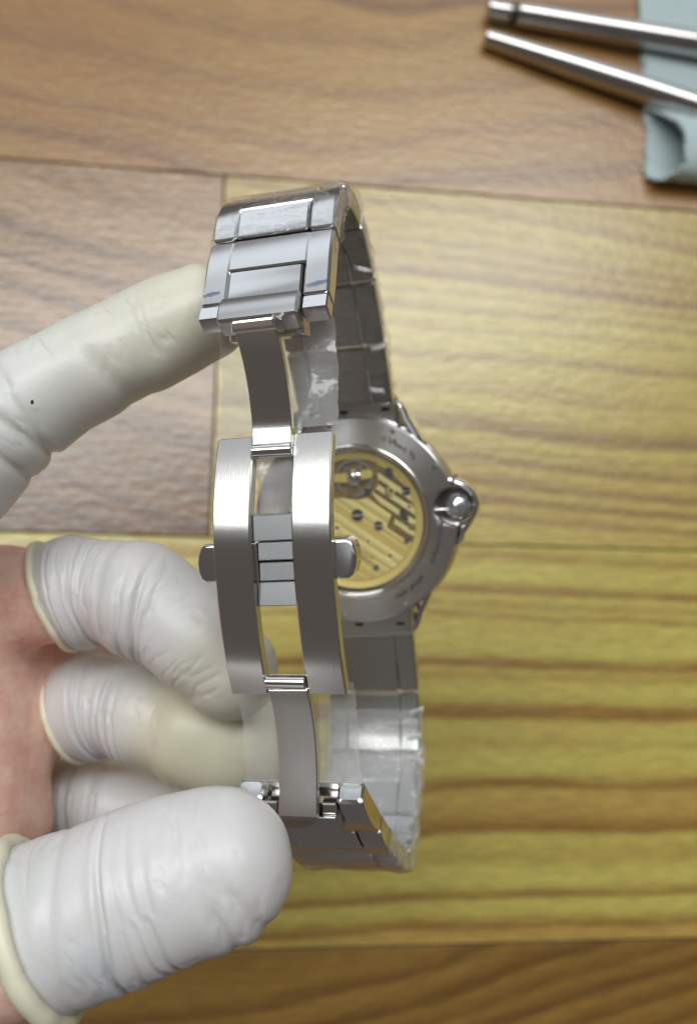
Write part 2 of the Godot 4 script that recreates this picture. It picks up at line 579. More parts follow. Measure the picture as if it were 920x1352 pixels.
# ------------------------------------------------------------------ the watch
func arc_pts(c: Vector2, r: float, a0: float, a1: float, n: int) -> PackedVector2Array:
	var out := PackedVector2Array()
	for k in n + 1:
		var a := deg_to_rad(lerpf(a0, a1, k / float(n)))
		out.append(c + Vector2(cos(a), sin(a)) * r)
	return out

func crinkle(mb: Mb, c: Prof, s0: float, s1: float, hw: float, top: float, bottom: float, seed_: int, amp: float) -> void:
	# a loose sleeve of thin film round the strip
	var nz := noise(0.16, seed_, 3)
	var rg := noise(0.11, seed_ + 3, 2, FastNoiseLite.TYPE_SIMPLEX)
	rg.fractal_type = FastNoiseLite.FRACTAL_RIDGED
	var rows := []
	var n := int((s1 - s0) / 0.45)
	for i in n + 1:
		var s := lerpf(s0, s1, i / float(n))
		var row := PackedVector3Array()
		for k in 64:
			var a := TAU * k / 64.0
			var cx := cos(a)
			var cy := sin(a)
			var x := signf(cx) * pow(absf(cx), 0.22) * hw
			var mid := (top + bottom) * 0.5
			var o := mid + signf(cy) * pow(absf(cy), 0.3) * (top - mid)
			var p := Vector3(x, s, o * 3.0)
			var d := amp * (0.6 * nz.get_noise_3dv(p) + 0.8 * (rg.get_noise_3dv(p * Vector3(0.6, 1.0, 0.6)) - 0.2))
			row.append(c.pt(x + cx * maxf(0.0, d), s, o + cy * maxf(-0.05, d)))
		rows.append(row)
	mb.grid(rows, true)

func build_bracelet(w: Node3D, c: Prof, first: float, pitch: float, count: int, bulge: float) -> void:
	for i in count:
		var s := first + pitch * i
		var body := Mb.new()
		var e := s + pitch - 0.35
		strip(body, c, s, e, -8.5, -5.02, 0.0, -2.7, 0.35, 8, bulge, s, e)
		strip(body, c, s, e, 5.02, 8.5, 0.0, -2.7, 0.35, 8, bulge, s, e)
		strip(body, c, s + pitch * 0.47, e - 0.02, -5.3, 5.3, -0.03, -2.65, 0.22, 6, bulge, s, e)
		var l := put("link", body.commit(), M.link, w)
		var mid := Mb.new()
		strip(mid, c, s + (2.6 if i == 0 and bulge > 0.5 else -0.02), s + pitch * 0.47 - 0.25, -4.9, 4.9, 0.12, -2.6, 0.25, 6, bulge, s, e)
		put("centre_link", mid.commit(), M.polished, l)
		var under := Mb.new()  # added plates, darkened in colour to stand for dark reflections inside the loop
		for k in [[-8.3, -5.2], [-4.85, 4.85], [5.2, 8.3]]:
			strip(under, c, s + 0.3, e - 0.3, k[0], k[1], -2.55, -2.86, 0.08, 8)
		put("inner_face_shaded", under.commit(), M.inner_shaded if bulge < 0.6 else M.inner_shaded_pale, l)
		var pin := Mb.new()
		for x in [-8.51, 8.35]:
			var q := c.pt(x, s + pitch * 0.72, -1.35)
			pin.lathe([Vector2(0.5, 0), Vector2(0.5, 0.12), Vector2(0.4, 0.16)], q, Basis(Vector3(0, 1, 0), Vector3(0, 0, 1), Vector3(1, 0, 0)), 12)
		put("pin", pin.commit(), M.satin, l)

func build_watch() -> void:
	var w := thing("wristwatch", "steel wristwatch with unfolded clasp and gold movement seen through its back", "watch")
	w.position = Vector3(-12.04, 118.4, 18.97) * S
	w.basis = Basis(Vector3(0.9374, 0.3467, -0.0334), Vector3(-0.1147, 0.2167, -0.9695), Vector3(-0.3289, 0.9126, 0.2428)).orthonormalized()
	var top := Prof.new([Vector2(30.8, 41.3), Vector2(34.8, 38.4), Vector2(39, 36), Vector2(43, 33.4), Vector2(46.6, 30.4), Vector2(49.2, 25.8), Vector2(49.6, 20.6), Vector2(47.6, 14.8), Vector2(43.2, 10.0), Vector2(38, 6.4), Vector2(32.5, 3.4), Vector2(26.5, 0.4), Vector2(20.4, -2.2)], -1.0)
	var low := Prof.new([Vector2(-30.3, 43.7), Vector2(-34.6, 39.6), Vector2(-39.9, 34), Vector2(-45.6, 27.8), Vector2(-51.6, 20.8), Vector2(-55.4, 15), Vector2(-56.2, 10), Vector2(-53.8, 4.6), Vector2(-48.6, -1.2), Vector2(-42.6, -5.6), Vector2(-34.6, -7.6), Vector2(-27, -7.4), Vector2(-20.4, -6.4)], 1.0)
	var kt := int(round((top.total() - 2.0) / 11.5))
	build_bracelet(w, top, 2.0, (top.total() - 2.2) / kt, kt, 0.5)
	var kl := int(round((low.total() - 1.0) / 11.8))
	build_bracelet(w, low, 1.7, (low.total() - 1.9) / kl, kl, 0.7)
	build_clasp(w, top, low)
	build_case(w)
	# protective film left on the bracelet
	var f1 := Mb.new()
	crinkle(f1, top, 12.5, top.total() - 2.0, 8.8, 0.45, -2.98, 5, 0.75)
	put("protective_film", f1.commit_smooth(), M.film_clear, w)
	var f2 := Mb.new()
	crinkle(f2, low, 20.0, low.total() - 16.0, 8.8, 0.75, -2.98, 15, 0.75)
	put("protective_film", f2.commit_smooth(), M.film, w)
	var up := Prof.new([Vector2(30, 36.6), Vector2(26, 36.8), Vector2(21, 37.2), Vector2(16.2, 39.2)], 1.0)
	var dn := Prof.new([Vector2(-16.5, 41.0), Vector2(-20, 40.4), Vector2(-25, 40.3), Vector2(-30.2, 41.2)], 1.0)
	var nz := noise(0.11, 41, 3)
	for c in [up, dn]:
		var rows := []
		var wide := 8.1
		for i in 34:
			var s: float = c.total() * i / 33.0
			var row := PackedVector3Array()
			for j in 40:
				var x := lerpf(-wide, wide, j / 39.0)
				var k := maxf(0.0, absf(x) - 2.8) / 5.3
				var droop := -0.9 * k * k if x < 0 else 0.0
				row.append(c.pt(x + (0.25 * nz.get_noise_2d(s * 3.0, 4.0) if absf(x) > 8.0 else 0.0), s, droop + (0.15 + 0.5 * k) * nz.get_noise_3d(x * 1.6, s, 9.0) + 0.25 * maxf(0.0, nz.get_noise_3d(x * 0.9, s * 3.5, 33.0)) * k))
			rows.append(row)
		var fm := Mb.new()
		fm.grid(rows, false)
		put("film_strip", fm.commit_smooth(), M.film_tab, w)
	# a scrap of film caught behind the upper opening of the clasp
	var wrows := []
	for i in 16:
		var row := PackedVector3Array()
		for j in 12:
			var x := lerpf(-2.62, 2.62, j / 11.0)
			var y := lerpf(5.6, 13.4, i / 15.0)
			row.append(Vector3(x, y, 40.4 + 0.5 * nz.get_noise_3d(x * 3.0, y * 2.0, 50.0)))
		wrows.append(row)
	var wf := Mb.new()
	wf.grid(wrows, false)
	put("film_scrap", wf.commit_smooth(), M.film_milky, w)
	# puckers of film on the far links, coloured white to stand for glints
	for q in [[top, 42.5, 7.3, 0.5], [top, 30.5, 7.6, -0.2], [top, 23.5, 6.2, 0.3], [low, -36.5, 8.2, 0.4], [low, -41.5, 7.6, 0.25], [low, -46.0, 8.1, -0.3]]:
		var c: Prof = q[0]
		var s := c.total()
		while s > 0.0 and absf(c.pos(s).x) < absf(q[1]): s -= 0.1
		var prow := []
		for i in 9:
			var row := PackedVector3Array()
			for j in 13:
				var a := i / 4.0 - 1.0
				var b := j / 6.0 - 1.0
				var x: float = q[2] + b * 1.3
				var ridge := maxf(0.0, 1.0 - absf(a)) * (1.0 - b * b * 0.8)
				row.append(c.pt(x, s + a * 0.55 + q[3] * b * 1.2 + 0.15 * nz.get_noise_2d(x * 6.0, s), -3.2 - 0.75 * ridge - 0.15 * nz.get_noise_2d(x * 9.0, a * 9.0)))
			prow.append(row)
		var pk := Mb.new()
		pk.grid(prow, false)
		put("film_glint_pucker", pk.commit_smooth(), M.film_fold_glint, w)
	# blue pen strokes on the film over the last link
	var ink := Mb.new()
	for a in [[-8.3, -6.0, 3.6], [5.5, 8.4, 3.3]]:
		var rows := []
		for k in 5:
			var row := PackedVector3Array()
			for j in 9:
				var x := lerpf(a[0], a[1], j / 8.0)
				row.append(top.pt(x, a[2] + (k - 2) * 0.17 * (1.0 - 0.5 * absf(j - 4) / 4.0) + 0.2 * nz.get_noise_2d(x * 6.0, 0.0) + 0.12 * (x - a[0]), 0.36))
			rows.append(row)
		ink.grid(rows, false)
	put("blue_mark", ink.commit_smooth(), M.ink, w)

func build_clasp(w: Node3D, top: Prof, low: Prof) -> void:
	var blade := Prof.new([Vector2(15.6, 40.3), Vector2(12, 42.0), Vector2(8, 43.55), Vector2(4, 44.6), Vector2(0, 45.05), Vector2(-4, 45.1), Vector2(-8.5, 44.85), Vector2(-13, 44.2), Vector2(-17.4, 43.0)], 1.0)
	for s in [-1, 1]:
		var mb := Mb.new()
		strip(mb, blade, 0, blade.total(), -7.65 if s < 0 else 2.65, -2.65 if s < 0 else 7.65, 0.0, -1.9, 0.22, 40)
		put("clasp_blade", mb.commit(), M.brushed, w)
		# push button
		var bt := Mb.new()
		var poly := PackedVector2Array([Vector2(7.0, 2.35), Vector2(9.3, 2.35), Vector2(9.9, 1.9), Vector2(10.25, 1.0), Vector2(10.4, 0), Vector2(10.25, -1.1), Vector2(9.9, -2.0), Vector2(9.3, -2.5), Vector2(7.0, -2.5)])
		for i in poly.size(): poly[i].x *= s
		bt.prism(poly, 40.6, 44.0, 0.45)
		bt.lean(0, 9.0, 0.0)
		put("push_button", bt.commit(25.0), M.polished, w)
	# folding arms, hollow side up
	var ua := Prof.new([Vector2(29.2, 45.2), Vector2(27.6, 44.0), Vector2(25.3, 42.6), Vector2(22.2, 41.5), Vector2(18.6, 40.95), Vector2(16.2, 41.0), Vector2(14.3, 41.6)], 1.0)
	var la := Prof.new([Vector2(-16.6, 43.4), Vector2(-19.2, 42.2), Vector2(-22.4, 41.5), Vector2(-26, 41.5), Vector2(-29.5, 42.2), Vector2(-33.4, 43.4)], 1.0)
	for c in [ua, la]:
		var mb := Mb.new()
		strip(mb, c, 0, c.total(), -2.62, 2.62, 0.0, -1.25, 0.16, 28)
		put("folding_arm", mb.commit(), M.brushed, w)
	# hinges between arms and blades
	for y in [13.6, -15.6]:
		var hg := Mb.new()
		var z := 41.2 if y > 0 else 43.3
		hg.lathe([Vector2(0.85, -2.6), Vector2(0.95, -2.5), Vector2(0.95, 2.5), Vector2(0.85, 2.6)], Vector3(0, y, z), Basis(Vector3(0, 1, 0), Vector3(0, 0, 1), Vector3(1, 0, 0)), 24)
		put("hinge_bar", hg.commit(), M.mirror, w)
	# the lock between the blades
	var p1 := Mb.new()
	p1.box(Vector3(-2.64, 2.48, 41.6), Vector3(2.64, 5.7, 43.7), 0.12)
	p1.lean(0, 9.0, 4.0)
	put("lock_plate", p1.commit(), M.plate, w)
	var p2 := Mb.new()
	p2.box(Vector3(-2.64, -5.7, 41.6), Vector3(2.64, -2.62, 43.7), 0.12)
	p2.lean(0, 12.0, -4.0)
	put("lock_plate", p2.commit(), M.plate, w)
	for y in [[0.06, 2.36], [-2.5, -0.14]]:
		var b := Mb.new()
		b.box(Vector3(-2.1, y[0], 41.8), Vector3(2.63, y[1], 44.0), 0.12)
		b.lean(0, 9.0, y[0] * 0.5 + y[1] * 0.5)
		put("lock_block", b.commit(), M.frosted, w)
	var sp := Mb.new()
	sp.box(Vector3(-2.64, -2.5, 41.8), Vector3(-2.16, 2.3, 44.15), 0.1)
	put("spring_leaf", sp.commit(), M.mirror, w)
	var bk := Mb.new()
	bk.box(Vector3(-2.5, -5.4, 40.9), Vector3(2.5, 5.4, 41.62), 0.1)
	put("lock_bed", bk.commit(), M.dark, w)
	# end pieces that join the arms to the bracelet
	var e1 := Mb.new()
	strip(e1, top, -1.7, 2.35, -5.5, 5.0, 0.7, -2.2, 0.3, 8, 0.35, -1.7, 2.35)
	put("end_piece", e1.commit(), M.satin, w)
	var wing := Mb.new()
	strip(wing, top, -0.4, 1.9, -8.45, -5.6, 0.0, -2.5, 0.2, 4)
	strip(wing, top, -0.4, 1.9, 5.15, 8.45, 0.0, -2.5, 0.2, 4)
	put("end_wing", wing.commit(), M.polished, w)
	var e2 := Mb.new()
	e2.box(Vector3(-4.9, 27.6, 37.2), Vector3(5.0, 30.2, 40.3), 0.25)
	e2.box(Vector3(-2.85, 28.0, 40.2), Vector3(2.85, 29.3, 44.6), 0.12)
	put("hinge_box", e2.commit(), M.polished, w)
	var e3 := Mb.new()
	e3.box(Vector3(-5.0, -36.5, 37.5), Vector3(5.0, -33.5, 40.8), 0.2)
	e3.box(Vector3(-4.9, -33.9, 39.5), Vector3(4.9, -33.45, 43.0), 0.12)
	e3.box(Vector3(3.0, -33.4, 40.5), Vector3(4.9, -31.9, 42.3), 0.2)
	e3.box(Vector3(-4.9, -33.4, 40.5), Vector3(-3.0, -31.9, 42.3), 0.2)
	put("end_piece", e3.commit(), M.polished, w)

func build_case(w: Node3D) -> void:
	var cs := Mb.new()
	cs.lathe([Vector2(12.0, -2.6), Vector2(17.9, -2.4), Vector2(18.5, -2.2), Vector2(18.75, -3.0), Vector2(18.85, -5.0), Vector2(18.3, -8.0), Vector2(16.8, -10.4), Vector2(14.5, -11.4), Vector2(0.5, -12.6)], Vector3.ZERO, Basis.IDENTITY, 96)
	var case := put("case", cs.commit(40.0), M.polished, w)
	# caseback ring with the bite for the crown
	var hole_c := Vector2(17.7, 1.7)
	var ring := Mb.new()
	var ring_rows := []
	for k in 360:
		var a := TAU * k / 360.0
		var d := Vector2(cos(a), sin(a))
		var ro := 18.35
		var along := d.dot(hole_c)
		var off2 := hole_c.length_squared() - along * along
		if along > 0.0 and off2 < 3.3 * 3.3:
			ro = minf(ro, along - sqrt(3.3 * 3.3 - off2))
		var row := PackedVector3Array()
		for q in [[13.5, -2.5], [13.5, 0.2], [13.65, 0.35]]:
			row.append(Vector3(d.x * q[0], d.y * q[0], q[1]))
		for n in 5:
			var r := lerpf(13.7, ro - 0.35, n / 4.0)
			row.append(Vector3(d.x * r, d.y * r, 0.36 - 0.22 * n / 4.0))
		for q in [[ro - 0.12, -0.05], [ro, -0.35], [ro, -2.5]]:
			row.append(Vector3(d.x * q[0], d.y * q[0], q[1]))
		ring_rows.append(row)
	ring.grid(ring_rows, true, true)
	ring.close()
	put("caseback_ring", ring.commit(25.0), M.ring, case)
	var lip := Mb.new()
	var lr := []
	for q in [Vector2(12.75, -1.4), Vector2(12.8, 0.1), Vector2(12.95, 0.38), Vector2(13.2, 0.52), Vector2(13.5, 0.45), Vector2(13.75, 0.2), Vector2(13.8, -1.4)]:
		var row := PackedVector3Array()
		for k in 120:
			row.append(Vector3(q.x * cos(TAU * k / 120), q.x * sin(TAU * k / 120), q.y))
		lr.append(row)
	lip.grid(lr, true, true)
	lip.close()
	put("caseback_lip", lip.commit(60.0), M.mirror, case)
	# engraved marks round the ring, too small to read
	var mk := Mb.new()
	rng.seed = 5
	for g in [[-4.0, -32.0, 15.4, 26], [-42.0, -66.0, 15.4, 20], [68.0, 40.0, 15.6, 16]]:
		for k in g[3]:
			if rng.randf() < 0.12: continue
			var a := deg_to_rad(lerpf(g[0], g[1], k / float(g[3])))
			var b := Basis(Vector3(0, 0, 1), a)
			var o := b * Vector3(g[2], 0, 0.36)
			for j in 2:
				var q := rng.randf_range(-0.35, 0.35)
				var hh := rng.randf_range(0.15, 0.45)
				var poly := PackedVector2Array()
				for e in [Vector2(q - hh, -0.08), Vector2(q + hh, -0.08), Vector2(q + hh, 0.08), Vector2(q - hh, 0.08)]:
					var z: Vector3 = o + b * Vector3(e.x, e.y + j * 0.22, 0)
					poly.append(Vector2(z.x, z.y))
				mk.prism(poly, 0.3, 0.375, 0.01)
	put("engraving", mk.commit(), M.mark, case)
	var dots := Mb.new()
	for a in [-8.0, 30.0, 62.0, -62.0, 100.0, -100.0]:
		dots.lathe([Vector2(0.45, 0.3), Vector2(0.42, 0.37), Vector2(0.25, 0.39)], Vector3(17.3 * cos(deg_to_rad(a)), 17.3 * sin(deg_to_rad(a)), 0), Basis.IDENTITY, 12)
	put("dot", dots.commit(), M.mirror, case)
	var gm := Mb.new()
	gm.lathe([Vector2(12.8, -0.25), Vector2(12.8, 0.15), Vector2(12.5, 0.3), Vector2(8, 0.32), Vector2(0.3, 0.33)], Vector3.ZERO, Basis.IDENTITY, 96)
	put("caseback_glass", gm.commit(), M.glass, case)
	# lugs
	for a in [1.0, -1.0]:
		for b in [1.0, -1.0]:
			var lg := Mb.new()
			var poly := PackedVector2Array([Vector2(13.6, 12.2), Vector2(12.2, 14.9), Vector2(11.0, 17.2), Vector2(10.4, 18.9), Vector2(9.8, 20.0), Vector2(9.1, 20.5), Vector2(8.6, 20.1), Vector2(8.62, 14.5), Vector2(9.5, 12.0), Vector2(11.5, 10.5)])
			for i in poly.size(): poly[i] = Vector2(poly[i].x * a, poly[i].y * b)
			lg.prism(poly, -8.5, -0.6, 0.9)
			put("lug", lg.commit(60.0), M.mirror, case)
		var el := Mb.new()
		var y0 := 16.2 if a > 0 else -21.2
		el.box(Vector3(-8.5, y0, -6.2), Vector3(8.5, y0 + 5.0, -2.6), 0.5)
		el.lathe([Vector2(1.0, -8.4), Vector2(1.1, -8.3), Vector2(1.1, 8.3), Vector2(1.0, 8.4)], Vector3(0, 20.6 * a, -4.0), Basis(Vector3(0, 1, 0), Vector3(0, 0, 1), Vector3(1, 0, 0)), 20)
		put("end_link", el.commit(), M.satin, case)
		var sl := Mb.new()
		for x in [-6.6, 6.6, -1.0]:
			sl.box(Vector3(x - 0.8, (18.9 if a > 0 else -19.6), -2.9), Vector3(x + 0.8, (19.6 if a > 0 else -18.9), -2.55), 0.1)
		put("slot", sl.commit(), M.dark, case)
	# crown under its guard
	var gd := Mb.new()
	var blob := []
	var kn := [Vector2(15.5, 7.4), Vector2(17.8, 6.6), Vector2(19.6, 5.6), Vector2(21.3, 4.0), Vector2(22.0, 2.0), Vector2(21.5, 0.0), Vector2(20.3, -1.9), Vector2(19.2, -3.4), Vector2(17.8, -5.3), Vector2(15.5, -6.0)]
	for i in kn.size() - 1:
		for k in 5:
			blob.append(kn[i].cubic_interpolate(kn[i + 1], kn[maxi(i - 1, 0)], kn[mini(i + 2, kn.size() - 1)], k / 5.0))
	var cut := arc_pts(hole_c, 3.3, 0, 354, 59)
	for q in Geometry2D.clip_polygons(PackedVector2Array(blob), arc_pts(Vector2.ZERO, 18.5, 0, 357, 119)):
		for r in Geometry2D.clip_polygons(q, cut):
			if absf(poly_area(r)) > 0.5:
				gd.prism(r, -6.5, -0.3, 0.7)
	put("crown_guard", gd.commit(60.0), M.mirror, case)
	var cw := Mb.new()
	cw.lathe([Vector2(3.15, -2.5), Vector2(3.15, -2.3), Vector2(2.9, -2.2), Vector2(0.2, -2.2)], Vector3(17.7, 1.7, 0), Basis.IDENTITY, 40)
	put("crown_recess", cw.commit(), M.steel_dark, case)
	var gem := Mb.new()
	gem.lathe([Vector2(2.3, -2.3), Vector2(2.35, -1.4), Vector2(2.1, -0.5), Vector2(1.6, 0.05), Vector2(0.9, 0.35), Vector2(0.15, 0.45)], Vector3(18.3, 1.5, 0), Basis.IDENTITY, 9)
	put("crown", gem.commit(20.0), M.gem, case)
	var pin := Mb.new()
	pin.lathe([Vector2(0.3, -1.6), Vector2(0.34, 1.6), Vector2(0.25, 1.8)], Vector3(15.4, 1.2, -0.4), Basis(Vector3(0, 1, 0), Vector3(0, 0, 1), Vector3(1, 0, 0)), 12)
	put("crown_stem", pin.commit(), M.mirror, case)
	build_movement(w)

func build_movement(w: Node3D) -> void:
	var pl := Mb.new()
	pl.lathe([Vector2(12.3, -2.5), Vector2(12.3, -1.9), Vector2(12.1, -1.8), Vector2(0.2, -1.8)], Vector3.ZERO, Basis.IDENTITY, 72)
	var mv := put("movement", pl.commit(), M.gold_dark, w)
	var rim := Mb.new()
	var rr := []
	for q in [Vector2(10.9, -1.8), Vector2(11.0, -1.0), Vector2(12.2, -0.75), Vector2(12.3, -1.8)]:
		var row := PackedVector3Array()
		for k in 96:
			row.append(Vector3(q.x * cos(TAU * k / 96), q.x * sin(TAU * k / 96), q.y))
		rr.append(row)
	rim.grid(rr, true, true)
	rim.close()
	put("movement_ring", rim.commit(), M.gold, mv)
	# bridges with striped tops: outline pieces of the disc, stripes running down to the right
	var disc := arc_pts(Vector2.ZERO, 10.9, 0, 356, 89)
	var bal := Vector2(0.4, 7.6)
	var spots := {
		"three_quarter_bridge": [PackedVector2Array([Vector2(-12, 4.2), Vector2(-5, 3.8), Vector2(-2.2, 4.2), Vector2(0.6, 3.6), Vector2(2.4, 3.9), Vector2(6.6, 0.6), Vector2(5.6, -1.6), Vector2(7.6, -3.2), Vector2(12, -6), Vector2(12, -14), Vector2(-14, -14)]), -1.0],
		"wheel_bridge": [PackedVector2Array([Vector2(3.4, 4.6), Vector2(4.6, 6.0), Vector2(4.8, 12), Vector2(14, 12), Vector2(14, -5), Vector2(8.6, -2.6), Vector2(6.8, -1.6), Vector2(7.4, 0.7), Vector2(4.8, 2.8)]), -1.05],
		"balance_cock": [PackedVector2Array([Vector2(-13, 8.6), Vector2(-3, 8.4), Vector2(-0.9, 8.7), Vector2(0.4, 9.2), Vector2(1.9, 8.9), Vector2(3.3, 8.9), Vector2(4.0, 8.2), Vector2(3.6, 7.4), Vector2(1.9, 7.2), Vector2(0.6, 6.5), Vector2(-1.0, 6.8), Vector2(-3, 7.0), Vector2(-13, 6.4)]), -0.55],
	}
	var dir := Vector2(0.80, -0.60)
	var nor := Vector2(0.60, 0.80)
	for k in spots:
		var z: float = spots[k][1]
		var body := Mb.new()
		var strp := Mb.new()
		for q in Geometry2D.intersect_polygons(spots[k][0], disc):
			body.prism(q, z - 0.8 if k != "balance_cock" else z - 0.3, z, 0.1)
			if k != "balance_cock":
				for n in range(-9, 10):
					var c := nor * (n * 1.7)
					var bar := PackedVector2Array([c - dir * 20.0, c + dir * 20.0, c + dir * 20.0 + nor * 0.9, c - dir * 20.0 + nor * 1.0])
					for b in Geometry2D.intersect_polygons(q, bar):
						if b.size() >= 3 and absf(poly_area(b)) > 0.6:
							strp.prism(b, z - 0.05, z + 0.16, 0.1)
		var o := put(k, body.commit(), M.gold, mv)
		if strp.t.size(): put("stripe", strp.commit(), M.gold_pale, o).set_meta("kind", "stuff")
	# balance wheel
	var bw := Mb.new()
	var br := []
	for q in [Vector2(2.9, -1.4), Vector2(2.9, -1.05), Vector2(3.35, -1.05), Vector2(3.35, -1.4)]:
		var row := PackedVector3Array()
		for k in 64:
			row.append(Vector3(bal.x + q.x * cos(TAU * k / 64), bal.y + q.x * sin(TAU * k / 64), q.y))
		br.append(row)
	bw.grid(br, true, true)
	bw.close()
	for k in 3:
		var a := deg_to_rad(55.0 + k * 120.0)
		var d := Vector2(cos(a), sin(a))
		var e := Vector2(-d.y, d.x) * 0.22
		bw.prism(PackedVector2Array([bal - e, bal + e, bal + d * 3.0 + e, bal + d * 3.0 - e]), -1.35, -1.1, 0.05)
	put("balance_wheel", bw.commit(), M.satin, mv)
	var st := Mb.new()
	for a in [125.0, 52.0]:
		var d := Vector2(cos(deg_to_rad(a)), sin(deg_to_rad(a)))
		var e := Vector2(-d.y, d.x)
		st.prism(PackedVector2Array([bal + e * 0.35, bal - e * 0.35, bal + d * 2.3 - e * 0.5, bal + d * 2.6, bal + d * 2.3 + e * 0.5]), -0.5, -0.28, 0.07)
	st.lathe([Vector2(1.25, -0.5), Vector2(1.25, -0.2), Vector2(1.0, -0.02), Vector2(0.55, 0.05), Vector2(0.1, 0.08)], Vector3(bal.x + 0.2, bal.y - 0.1, 0), Basis.IDENTITY, 28)
	put("shock_setting", st.commit(), M.mirror, mv)
	# screws and jewels
	for q in [Vector3(0.54, 0.95, 1.1), Vector3(6.68, 8.26, 0.75), Vector3(9.54, 4.75, 0.8), Vector3(4.24, -1.13, 0.85), Vector3(9.07, -4.06, 0.5), Vector3(2.6, 5.0, 0.6), Vector3(-5.2, -4.0, 0.9), Vector3(-7.5, 2.0, 0.8), Vector3(3.2, -8.6, 0.5)]:
		var sc := Mb.new()
		var poly := arc_pts(Vector2(q.x, q.y), q.z, 10, 170, 9)
		var poly2 := arc_pts(Vector2(q.x, q.y), q.z, 190, 350, 9)
		sc.prism(poly, -1.1, -0.66, 0.08)
		sc.prism(poly2, -1.1, -0.66, 0.08)
		put("screw", sc.commit(), M.blue, mv)
	for q in [Vector3(6.9, 4.9, 0.75), Vector3(-3.4, -1.2, 0.8), Vector3(5.9, -6.6, 0.7), Vector3(9.9, 1.9, 0.55), Vector3(2.1, -3.9, 0.6)]:
		var jw := Mb.new()
		jw.lathe([Vector2(q.z, -1.0), Vector2(q.z, -0.82), Vector2(q.z * 0.86, -0.74), Vector2(q.z * 0.62, -0.82), Vector2(q.z * 0.6, -0.9), Vector2(0.02, -0.9)], Vector3(q.x, q.y, 0), Basis.IDENTITY, 28)
		var js := put("jewel_setting", jw.commit(), M.gold_pale, mv)
		var st_ := Mb.new()
		st_.lathe([Vector2(q.z * 0.55, -0.92), Vector2(q.z * 0.45, -0.8), Vector2(q.z * 0.15, -0.84)], Vector3(q.x, q.y, 0), Basis.IDENTITY, 20)
		put("jewel", st_.commit(), M.jewel, js)
	var wj := Mb.new()
	wj.prism(PackedVector2Array([Vector2(8.2, 2.0), Vector2(9.5, 1.6), Vector2(9.7, -0.4), Vector2(8.7, -0.9), Vector2(8.0, 0.2)]), -1.0, -0.6, 0.12)
	put("steel_click", wj.commit(), M.mirror, mv)
	var gr := Mb.new()
	for q in [Vector3(-1.2, 4.9, 0.85), Vector3(6.6, 4.7, 0.9), Vector3(10.1, -1.6, 0.7), Vector3(-0.6, 5.0, 0.5)]:
		var teeth := PackedVector2Array()
		for k in 36:
			teeth.append(Vector2(q.x, q.y) + Vector2(cos(TAU * k / 36), sin(TAU * k / 36)) * (q.z if k % 2 else q.z * 0.86))
		gr.prism(teeth, -1.05, -0.8, 0.03)
		gr.lathe([Vector2(0.25, -0.85), Vector2(0.22, -0.7), Vector2(0.05, -0.68)], Vector3(q.x, q.y, 0), Basis.IDENTITY, 12)
	put("gear", gr.commit(), M.gold_dark, mv)
	# tiny engraved lettering on the lower bridge, not readable
	var tx := Mb.new()
	rng.seed = 17
	for r in 2:
		for k in 11:
			var o := Vector2(-1.6 + k * 0.42, -4.6 - r * 1.0) + dir * 0.0 + Vector2(0, -k * 0.25)
			tx.prism(PackedVector2Array([o, o + Vector2(0.24, -0.1), o + Vector2(0.24, rng.randf_range(0.2, 0.55)), o + Vector2(0, rng.randf_range(0.3, 0.6))]), -1.0, -0.92, 0.01)
	put("bridge_engraving", tx.commit(), M.gold_dark, mv)

func poly_area(b: PackedVector2Array) -> float:
	var s := 0.0
	for i in b.size():
		s += b[i].cross(b[(i + 1) % b.size()])
	return s * 0.5

# ------------------------------------------------------------------ the hand
# fingers as [px, py, distance, radius mm] from the rim of the cot to the tip
var fingers := {
	"index": [[-170, 715, 107, 9.4], [-75, 632, 109, 9.3], [-14, 570, 110, 8.6], [40, 531, 111, 7.9], [93, 500, 112, 7.45], [158, 466, 113, 7.35], [222, 434, 114, 7.35], [270, 412, 114.5, 7.0], [325, 388, 115, 5.8]],
	"middle": [[72, 788, 130, 8.7], [104, 782, 128.5, 9.35], [142, 781, 126.5, 8.05], [186, 791, 124, 9.1], [228, 814, 122.5, 8.1], [268, 848, 121.5, 8.3], [302, 886, 121, 7.6], [344, 936, 121, 6.3]],
	"ring": [[92, 936, 141, 8.9], [122, 932, 139, 9.4], [156, 933, 137, 8.3], [194, 944, 134, 8.9], [224, 955, 132.5, 8.3], [254, 964, 131.5, 9.5], [300, 978, 131, 9.6], [378, 1002, 131, 7.0]],
	"little": [[70, 1052, 149, 7.4], [120, 1058, 147, 7.6], [175, 1070, 145, 7.0], [230, 1085, 143, 7.3], [290, 1105, 142, 6.0]],
	"thumb": [[46, 1229, 93, 10.1], [80, 1216, 92.5, 9.9], [120, 1203, 92, 9.75], [170, 1184, 92, 9.7], [220, 1164, 92, 9.45], [270, 1149, 92.3, 9.2], [320, 1138, 92.6, 8.9], [385, 1128, 93, 8.0]],
}

func chain(name_: String, n_per := 12) -> Array:
	var src: Array = fingers[name_]
	var pts := []
	for q in src:
		pts.append([spot(q[0], q[1], q[2]), q[3]])
	var out := []
	for i in pts.size() - 1:
		var a: Vector3 = pts[maxi(i - 1, 0)][0]
		var b: Vector3 = pts[i][0]
		var c: Vector3 = pts[i + 1][0]
		var d: Vector3 = pts[mini(i + 2, pts.size() - 1)][0]
		for k in n_per:
			var t := k / float(n_per)
			out.append([b.cubic_interpolate(c, a, d, t), lerpf(pts[i][1], pts[i + 1][1], smoothstep(0.0, 1.0, t))])
	out.append(pts[-1])
	return out

